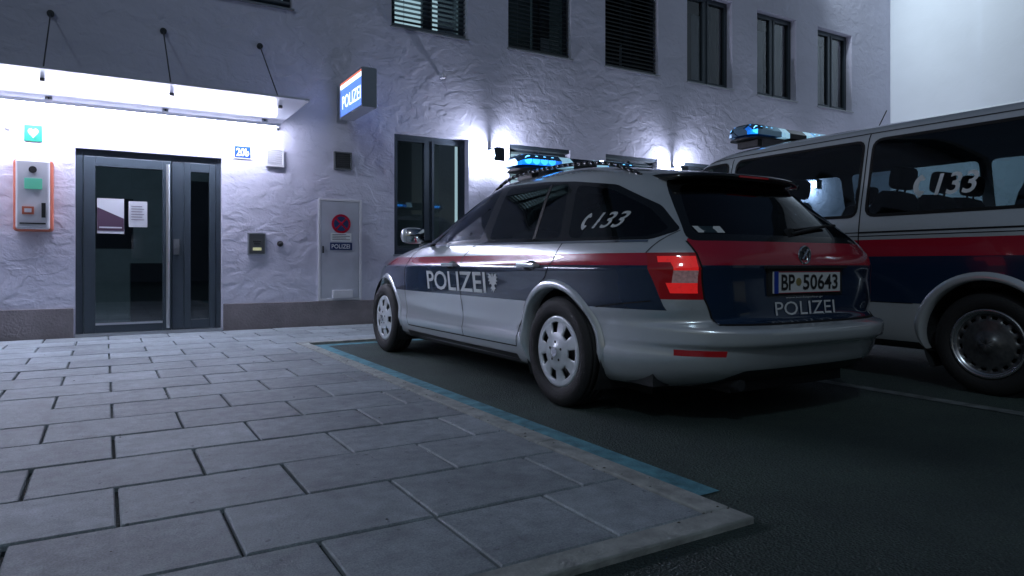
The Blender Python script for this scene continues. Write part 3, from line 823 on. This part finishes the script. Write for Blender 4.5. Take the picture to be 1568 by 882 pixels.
mb.add([(X0,D,0),(X0,D+10,0),(X0,D+10,Z1),(X0,D,Z1)],[(0,1,2,3)]); mb.add([(X1,D,0),(X1,D+10,0),(X1,D+10,Z1),(X1,D,Z1)],[(0,1,2,3)]); mb.add([(X0,D+10,0),(X1,D+10,0),(X1,D+10,Z1),(X0,D+10,Z1)],[(0,1,2,3)])
mb.obj('stucco_walls',[st],bld)
mb=MB(); mb.box(X0-.3,X1+.3,D-.5,D+10.4,Z1,Z1+.15); mb.obj('flat_roof',[frame],bld)
mb=MB()
mb.box(X0,-.285,D-.03,D+.01,-.02,.315); mb.box(1.215,X1,D-.03,D+.01,-.02,.315)
mb.obj('plinth',[plm],bld,bevel=.006)
for i,(a,b_,c,d) in enumerate(ops[1:]):
    mb=MB(); y=D+.13; fw=.055
    mb.box(a+.001,a+fw,y,y+.07,c+.001,d-.001); mb.box(b_-fw,b_-.001,y,y+.07,c+.001,d-.001)
    mb.box(a+fw,b_-fw,y,y+.07,c+.001,c+fw); mb.box(a+fw,b_-fw,y,y+.07,d-fw,d-.001)
    m_=(a+b_)/2; mb.box(m_-.04,m_+.04,y+.003,y+.067,c+fw,d-fw)
    for (p,q) in ((a+fw,m_-.04),(m_+.04,b_-fw)):
        mb.box(p+.002,p+.035,y-.012,y+.05,c+fw,d-fw);mb.box(q-.035,q-.002,y-.012,y+.05,c+fw,d-fw)
        mb.box(p+.035,q-.035,y-.012,y+.05,c+fw+.002,c+fw+.035);mb.box(p+.035,q-.035,y-.012,y+.05,d-fw-.035,d-fw-.002)
    mb.add([(a+fw,y+.03,c+fw),(b_-fw,y+.03,c+fw),(b_-fw,y+.03,d-fw),(a+fw,y+.03,d-fw)],[(0,1,2,3)],1)
    mb.box(a,b_,y+.9,y+.92,c-.3,d+.3,2); mb.box(a-.4,a-.38,y+.1,y+.9,c-.3,d+.3,2); mb.box(b_+.38,b_+.4,y+.1,y+.9,c-.3,d+.3,2)
    mb.box(a-.4,b_+.4,y+.1,y+.9,d+.1,d+.12,2);mb.box(a-.4,b_+.4,y+.1,y+.9,c-.12,c-.1,2)
    mb.box(a-.02,b_+.02,D-.035,D+.13,c-.022,c-.003,3)
    if i in (1,2,3,4,5,6) or i>=10:
        zt=d-.06; zb=c+.06 if i!=3 else c+.1
        if i in (1,2): zb=d-.75
        zz_=zt; ang=math.radians(-8 if i in (1,2,3,4) else (30 if i==5 else 45))
        while zz_>zb:
            w=.032; dy=w*math.cos(ang);dz=w*math.sin(ang)
            mb.add([(a+.02,y-.07-dy,zz_-dz),(b_-.02,y-.07-dy,zz_-dz),(b_-.02,y-.07+dy,zz_+dz),(a+.02,y-.07+dy,zz_+dz)],[(0,1,2,3)],4)
            zz_-=.066
        mb.box(a+.01,b_-.01,y-.11,y-.03,d-.055,d-.002,0)
        mb.box(a+.02,b_-.02,y-.09,y-.05,zb-.03,zb-.005,4)
        for q in (a+.2,b_-.2): mb.box(q-.002,q+.002,y-.072,y-.068,zb,d-.05,0)
    mb.obj('window_%02d'%i,[frame,glassw,litroom if i in (1,2,3,4) else dark,sillm,slat_l if i in (1,2,3,4) else slat_d],bld)
curt=M('curtain',(.36,.38,.40),.95)
mb=MB()
for (a,b_,c,d) in up[3:]:
    for (p,q) in ((a+.06,a+.3),(b_-.35,b_-.08)):
        n=14
        vs=[];fs=[]
        for k in range(n+1):
            xx=p+(q-p)*k/n; yy=D+.3+.03*math.sin(k*1.9)
            vs+=[(xx,yy,c+.05),(xx,yy,d-.05)]
        for k in range(n): fs.append((2*k,2*k+2,2*k+3,2*k+1))
        mb.add(vs,fs,0)
mb.obj('curtains',[curt],bld)
# door
dr=empty('entrance_door'); dr.parent=bld
mb=MB(); y=D+.06
a,b_,d=-.27,1.20,2.05
mb.box(a+.001,a+.07,y,y+.09,0.0,d-.001); mb.box(b_-.06,b_-.001,y,y+.09,0,d-.001); mb.box(a+.07,b_-.06,y,y+.09,d-.07,d-.001)
y2=y-.015
mb.box(-.195,-.085,y2,y2+.07,.03,1.975); mb.box(.575,.665,y2,y2+.07,.03,1.975); mb.box(-.085,.575,y2,y2+.07,.03,.14); mb.box(-.085,.575,y2,y2+.07,1.87,1.975)
mb.box(.672,.80,y+.005,y+.08,.03,1.975); mb.box(.80,.87,y2+.008,y2+.07,.03,1.975);mb.box(1.07,1.138,y2+.008,y2+.07,.03,1.975); mb.box(.87,1.07,y2+.008,y2+.07,.03,.14);mb.box(.87,1.07,y2+.008,y2+.07,1.87,1.975)
mb.obj('door_frame',[frame],dr,bevel=.004)
mb=MB(); mb.add([(-.085,y+.02,.14),(.575,y+.02,.14),(.575,y+.02,1.87),(-.085,y+.02,1.87)],[(0,1,2,3)]); mb.add([(.87,y+.03,.14),(1.07,y+.03,.14),(1.07,y+.03,1.87),(.87,y+.03,1.87)],[(0,1,2,3)])
mb.obj('door_glass',[glass_mat('door_glass_mat',(.50,.60,.64),ior=2.3)],dr)
lob=M('lobby_wall_glow',(.22,.26,.29),.9,emis=(.32,.46,.56),es=.055,var=.5,vscale=1.2)  # walls glow faintly by themselves to brighten the lobby
mb=MB(); mb.box(-.9,1.9,y+2.2,y+2.22,0,2.6); mb.box(-.9,-.88,y+.2,y+2.2,0,2.6);mb.box(1.9,1.92,y+.2,y+2.2,0,2.6);mb.box(-.9,1.9,y+.2,y+2.2,2.58,2.6);mb.box(-.9,1.9,y+.2,y+2.2,.0,.012)
mb.box(.3,1.3,y+1.5,y+2.0,.013,.8,1); mb.box(-.2,.35,y+2.16,y+2.195,1.0,1.7,1); mb.box(.75,1.55,y+2.16,y+2.195,.0,2.0,1)
mb.obj('lobby',[lob,frame],dr)
mb=MB(); mb.cyl((.625,y2-.06,.06),(.625,y2-.06,1.93),.018,14)
for q in (.2,1.0,1.8): mb.cyl((.625,y2-.06,q),(.625,y2,q),.01,10)
mb.cyl((.72,y-.01,1.0),(.72,y-.05,1.0),.028,18); mb.box(-.085,.575,y2-.006,y2-.001,.115,.138); mb.box(.69,.75,y-.004,y+.004,.90,1.08)
mb.obj('door_pull_bar',[alu],dr,smooth=False)
paper=M('paper',(.55,.57,.62),.8)
mb=MB(); mb.box(-.07,.19,y+.008,y+.014,1.13,1.52,0); mb.box(.235,.42,y+.008,y+.014,1.21,1.50,0)
mb.add([(-.068,y+.005,1.42),(.188,y+.005,1.30),(.188,y+.005,1.16),(-.068,y+.005,1.16)],[(0,1,2,3)],1); mb.box(-.05,.17,y+.004,y+.007,1.19,1.205,0)
for k in range(6): mb.box(.26,.39 if k%2 else .37,y+.004,y+.007,1.44-.03*k,1.445-.03*k,1)
mb.obj('door_notices',[paper,M('poster_ink',(.06,.03,.06),.6)],dr)
mb=MB(); mb.box(-.27,1.20,D-.02,D+.3,-.018,.028); mb.obj('threshold',[alu],dr)

# canopy
can=empty('entrance_canopy')
frost,nt,b=new_mat('frosted_canopy_glass'); b.inputs['Base Color'].default_value=(.60,.63,.72,1); b.inputs['Roughness'].default_value=.25
mb=MB(); mb.box(-4.2,1.85,7.22,8.70,2.50,2.52); mb.obj('glass_plate',[frost],can,bevel=.003)
mb=MB(); mb.box(-4.2,1.85,8.70,8.748,2.44,2.56)
for q in (-3.67,-2.61,-1.55,-.49,.578,1.63):
    mb.cyl((q,7.60,2.53),(q,D-.02,3.45),.007,8); mb.cyl((q,D-.03,3.45),(q,D,3.45),.035,14); mb.cyl((q,7.60,2.47),(q,7.60,2.55),.022,14); mb.cyl((q,7.60,2.53),(q,7.63,2.58),.014,10)
    mb.cyl((q,8.45,2.48),(q,8.45,2.50),.022,14)
mb.obj('rods_and_fixings',[M('dark_steel',(.08,.085,.09),.45,.8)],can)
tube=M('fluorescent_tube',(1,1,1),.4,emis=(.78,.80,1.0),es=120)
mb=MB()
mb.box(-4.1,1.80,8.40,8.50,2.425,2.465,1); mb.cyl((-4.08,8.45,2.40),(1.76,8.45,2.40),.022,8,0)
for q in (-3.67,-2.61,-1.55,-.49,.578,1.63): mb.box(q-.03,q+.03,8.43,8.47,2.46,2.50,1)
mb.obj('strip_lamp',[tube,alu],can)

bulbm=M('lamp_bulb',(1,1,1),.4,emis=(.74,.79,1.0),es=950)
def wlamp(x,z,yw=D,name='wall_lamp'):
    e=empty(name,(x,yw,z))
    mb=MB(); mb.box(-.035,.035,-.02,0,-.09,.12,0); mb.box(-.085,.085,-.30,-.295,-.10,.09,0); mb.box(-.03,.03,-.294,-.02,.085,.10,0)
    mb.cyl((0,-.21,-.05),(0,-.21,-.06),.05,16,0)
    mb.obj('shade',[frame],e)
    mb=MB(); mb.sphere((0,-.21,0),.05,8); mb.obj('bulb',[bulbm],e,smooth=True)
    return e
for lx in (4.84,8.46,12.1): wlamp(lx,2.36)
fl=empty('added_fill_light',(11.6,8.45,7.4))  # lamp out of view, added to brighten the white wall
mb=MB(); mb.box(-.15,.15,-.12,.12,-.08,.08); mb.cyl((0,.1,.05),(0,.3,.05),.03,10); mb.obj('housing',[frame],fl)
ld=bpy.data.lights.new('added_fill','SPOT'); ld.energy=460; ld.spot_size=math.radians(125); ld.spot_blend=.8; ld.color=(.76,.89,1); ld.shadow_soft_size=.1
lo=bpy.data.objects.new('added_fill_beam',ld); COL.objects.link(lo); lo.parent=fl; lo.location=(.1,-.2,-.1)
lo.rotation_euler=Vector((-1,.75,.42)).to_track_quat('Z','Y').to_euler()

# illuminated sign
sg=empty('illuminated_police_sign')
signb=M('sign_blue_lit',(.1,.2,.6),.5,emis=(.14,.30,1),es=1.1)
signw=M('sign_white_lit',(.8,.8,.8),.4,emis=(.85,.92,1),es=2.0); signo=M('sign_red_lit',(.7,.1,.03),.4,emis=(1,.25,.15),es=1.0)
xa,xb,ya,yb,za,zb=2.56,2.74,7.68,8.55,2.62,3.08
mb=MB()
mb.box(xa+.015,xb-.015,ya+.015,yb-.015,za+.015,zb-.015,0)
for yy in (ya,yb-.02): mb.box(xa,xb,yy,yy+.02,za,zb,1)
mb.box(xa,xb,ya+.02,yb-.02,za,za+.02,1); mb.box(xa,xb,ya+.02,yb-.02,zb-.02,zb,1)
for xx in (xa+.012,xb-.015): 
    mb.box(xx-.002,xx+.005,ya+.02,yb-.02,zb-.04,zb-.02,2)
    mb.box(xx-.002,xx+.005,ya+.02,yb-.02,zb-.09,zb-.04,3)
mb.box(xa+.06,xb-.06,yb,D,za+.05,za+.09,1); mb.box(xa+.06,xb-.06,yb,D,zb-.09,zb-.05,1); mb.box(xa+.02,xb-.02,D-.02,D-.001,za,zb,1)
mb.obj('sign_box',[signb,alu,signo,signw],sg)
text_obj('sign_lettering','POLIZEI',lambda u,v:(xa+.010,yb-.08-u*(yb-ya-.16),za+.11+v*.16),signw,sg,bold=.0)

# wall items
redw=M('orange_red_plastic',(.45,.11,.06),.5); green=M('emergency_green',(.0,.18,.12),.5)
whp=M('white_plastic',(.62,.62,.66),.45)
aed=empty('defibrillator_cabinet')
mb=MB()
mb.box(-.80,-.46,D-.18,D,1.13,1.87,0); mb.obj('housing',[redw],aed,bevel=.03,seg=4)
mb=MB(); mb.box(-.775,-.485,D-.225,D-.17,1.15,1.86,0); mb.obj('front_panel',[whp],aed,bevel=.02,seg=3)
mb=MB(); yy=D-.232
mb.box(-.70,-.55,yy,yy+.012,1.56,1.67,1); mb.cyl((-.63,yy,1.76),(-.63,yy+.01,1.76),.035,20,2); mb.box(-.72,-.62,yy,yy+.012,1.30,1.38,0); mb.box(-.70,-.64,yy-.003,yy+.005,1.32,1.36,3); mb.box(-.555,-.52,yy-.02,yy+.012,1.27,1.42,2); mb.box(-.74,-.52,yy,yy+.012,1.20,1.215,2)
mb.obj('panel_details',[redw,M('aed_screen',(.1,.4,.3),.4,emis=(.2,.9,.6),es=.15),blackpl,whp],aed)
mb=MB(); mb.box(-.72,-.565,D-.012,D-.001,2.08,2.25,0)
hp=[(.5+.42*math.sin(t)**3,.55+.026*(13*math.cos(t)-5*math.cos(2*t)-2*math.cos(3*t)-math.cos(4*t))) for t in [2*math.pi*i/28 for i in range(28)]]
mb.add([(-.72+.155*(.15+.7*p[0]),D-.0145,2.08+.17*(.1+.8*p[1])) for p in hp],[tuple(range(28))],1)
mb.obj('defibrillator_sign',[green,white])
mb=MB(); mb.cyl((-.86,D,2.21),(-.86,D-.05,2.21),.03,16); mb.sphere((-.86,D-.07,2.20),.035,16); mb.obj('security_camera',[whp],smooth=False)
mb=MB(); mb.box(4.02,4.06,D-.09,D,3.42,3.45); mb.box(4.01,4.07,D-.14,D-.05,3.37,3.42); mb.obj('motion_detector',[whp],bevel=.006)
hs=empty('house_number_sign')
mb=MB(); mb.box(1.33,1.535,D-.015,D-.001,2.06,2.22,0); mb.box(1.342,1.523,D-.018,D-.0152,2.072,2.208,1); mb.obj('plate',[whp,M('enamel_blue',(.01,.06,.35),.25)],hs)
text_obj('number','20b',lambda u,v:(1.36+u*.145,D-.0195,2.09+v*.095),white,hs,bold=.02)
def vent(name,x0,x1,z0,z1,mat):
    mb=MB(); mb.box(x0,x1,D-.02,D-.001,z0,z1,0)
    w=.018
    mb.box(x0,x0+w,D-.045,D-.02,z0,z1,0);mb.box(x1-w,x1,D-.045,D-.02,z0,z1,0);mb.box(x0+w,x1-w,D-.045,D-.02,z1-w,z1,0);mb.box(x0+w,x1-w,D-.045,D-.02,z0,z0+w,0)
    q=z0+w+.008
    while q<z1-w-.015:
        mb.add([(x0+w,D-.043,q),(x1-w,D-.043,q),(x1-w,D-.021,q+.022),(x0+w,D-.021,q+.022)],[(0,1,2,3)],0); q+=.026
    mb.obj(name,[mat])
vent('ventilation_grille',1.70,1.91,1.99,2.21,whp); vent('ventilation_grille.001',2.54,2.77,2.01,2.24,M('grey_metal',(.16,.17,.18),.5,.5))
ic=empty('intercom_panel')
mb=MB(); mb.box(1.49,1.70,D-.03,D-.001,.90,1.17,0); mb.box(1.505,1.685,D-.034,D-.0301,.915,1.155,1); mb.box(1.55,1.64,D-.038,D-.0342,1.06,1.075,2);mb.box(1.56,1.63,D-.038,D-.0342,1.03,1.04,2)
mb.box(1.545,1.645,D-.037,D-.0342,.955,.99,3)
mb.obj('panel',[alu,M('intercom_face',(.12,.13,.13),.4,.6),seam,M('intercom_button',(.5,.5,.3),.5,emis=(.8,.8,.4),es=.3)],ic,bevel=.003)
mb=MB(); mb.cyl((1.87,D-.03,1.04),(1.87,D,1.04),.035,20); mb.sphere((1.87,D-.03,1.04),.026,14); mb.obj('door_opener_button',[blackpl])
ec=empty('electrical_cabinet')
mb=MB(); x0,x1,z0,z1=2.34,2.91,.32,1.63
mb.box(x0,x0+.03,D-.02,D-.001,z0,z1,0);mb.box(x1-.03,x1,D-.02,D-.001,z0,z1,0);mb.box(x0+.03,x1-.03,D-.02,D-.001,z1-.03,z1,0);mb.box(x0+.03,x1-.03,D-.02,D-.001,z0,z0+.025,0)
mb.box(x0+.034,x1-.034,D-.016,D-.002,z0+.028,z1-.034,1)
mb.box(x0+.05,x0+.07,D-.03,D-.015,.93,1.02,2); mb.box(2.52,2.78,D-.05,D-.017,.35,.45,0)
mb.obj('cabinet_door',[whp,M('cabinet_grey',(.44,.46,.52),.5,var=.06),blackpl],ec,bevel=.003)
mb=MB(); yy=D-.021
mb.box(2.50,2.77,yy,yy+.004,1.08,1.19,0); mb.box(2.49,2.78,yy,yy+.004,.97,1.065,1)
mb.cyl((2.635,yy,1.31),(2.635,yy+.004,1.31),.125,32,2); mb.cyl((2.635,yy-.002,1.31),(2.635,yy-.0005,1.31),.095,32,3)
for s_ in (1,-1):
    d_=Vector((math.cos(math.radians(45*s_)),0,math.sin(math.radians(45*s_))));n_=Vector((-d_.z,0,d_.x))*.011;c_=Vector((2.635,yy-.003-.001*(s_+1),1.31))
    mb.add([c_-d_*.1-n_,c_+d_*.1-n_,c_+d_*.1+n_,c_-d_*.1+n_],[(0,1,2,3)],2)
for k in range(4): mb.box(2.52,2.75 if k%2 else 2.70,yy-.002,yy-.0005,1.168-.022*k,1.174-.022*k,4)
mb.obj('cabinet_signs',[white,M('sign_navy',(.01,.03,.12),.4),redp,M('sign_dark_blue',(.015,.04,.13),.4),blackpl],ec)
text_obj('cabinet_lettering','POLIZEI',lambda u,v:(2.51+u*.24,yy-.002,.99+v*.055),white,ec,bold=.01)

# white building on the right (inner corner of the yard)
wst=stucco('smooth_white_render',(.72,.76,.80),.15,.6)
wb=empty('white_building')
mb=MB()
mb.add([(15.06,D+.0,0),(15.06,6.88,0),(15.06,6.88,10),(15.06,D,10)],[(0,1,2,3)])
mb.add([(15.0,6.88,0),(15.0,-12,0),(15.0,-12,10),(15.0,6.88,10)],[(0,1,2,3)]); mb.add([(15.06,6.88,0),(15.0,6.88,0),(15.0,6.88,10),(15.06,6.88,10)],[(0,1,2,3)])
mb.add([(15.0,-12,0),(26,-12,0),(26,-12,10),(15,-12,10)],[(0,1,2,3)]);mb.add([(26,-12,0),(26,8.75,0),(26,8.75,10),(26,-12,10)],[(0,1,2,3)]);mb.add([(15.06,8.75,8.35),(26,8.75,8.35),(26,8.75,10),(15.06,8.75,10)],[(0,1,2,3)])
mb.obj('rendered_walls',[wst],wb)
mb=MB(); mb.box(14.7,26.3,-12.3,9.0,10.001,10.2); mb.obj('flat_roof',[frame],wb)
ob=empty('opposite_building'); mb=MB()
oo=[(x,x+1.2,z_,z_+1.5) for x in range(-14,13,3) for z_ in (1,4)]
wallgrid(mb,oo,-16,14,0,7.5,-16,.2)
mb.add([(-16,-16,0),(-16,-26,0),(-16,-26,7.5),(-16,-16,7.5)],[(0,1,2,3)]);mb.add([(14,-16,0),(14,-26,0),(14,-26,7.5),(14,-16,7.5)],[(0,1,2,3)])
mb.obj('walls',[M('grey_render',(.22,.22,.23),.9)],ob)
mb=MB()
for o in oo: mb.box(o[0],o[1],-15.9,-15.88,o[2],o[3])
mb.obj('windows',[blackgloss],ob)
mb=MB(); mb.box(-16.3,14.3,-26,-15.7,7.5,7.7); mb.obj('roof',[frame],ob)

# ================================================================== LIGHT
w=bpy.data.worlds.new('World'); S.world=w; w.use_nodes=True; nt=w.node_tree
sky=nt.nodes.new('ShaderNodeTexSky'); sky.sky_type='NISHITA'; sky.sun_disc=False
sky.sun_elevation=math.radians(40); sky.sun_rotation=math.radians(226)
bg=nt.nodes['Background']; bg.inputs['Strength'].default_value=.019
nt.links.new(sky.outputs[0],bg.inputs['Color'])
sl=bpy.data.lights.new('street_lamp_sun','SUN'); sl.energy=.27; sl.angle=math.radians(5); sl.color=(.64,.84,1.0)  # weak sun standing in for an unseen street lamp behind the camera
so=bpy.data.objects.new('street_lamp_sun',sl); COL.objects.link(so)
az=math.radians(226); el=math.radians(40)
dirv=Vector((math.sin(az)*math.cos(el),math.cos(az)*math.cos(el),math.sin(el)))
so.rotation_euler=dirv.to_track_quat('Z','Y').to_euler(); so.location=dirv*30

# ================================================================== CAMERA
cd=bpy.data.cameras.new('camera'); cam=bpy.data.objects.new('camera',cd); COL.objects.link(cam)
cam.location=(0,0,.8); cam.rotation_euler=(math.radians(90),0,-math.atan2(.5127,.8586))
cd.lens=24; cd.sensor_width=36; cd.shift_y=-38/1568; cd.clip_end=1500; cd.clip_start=.05
S.camera=cam
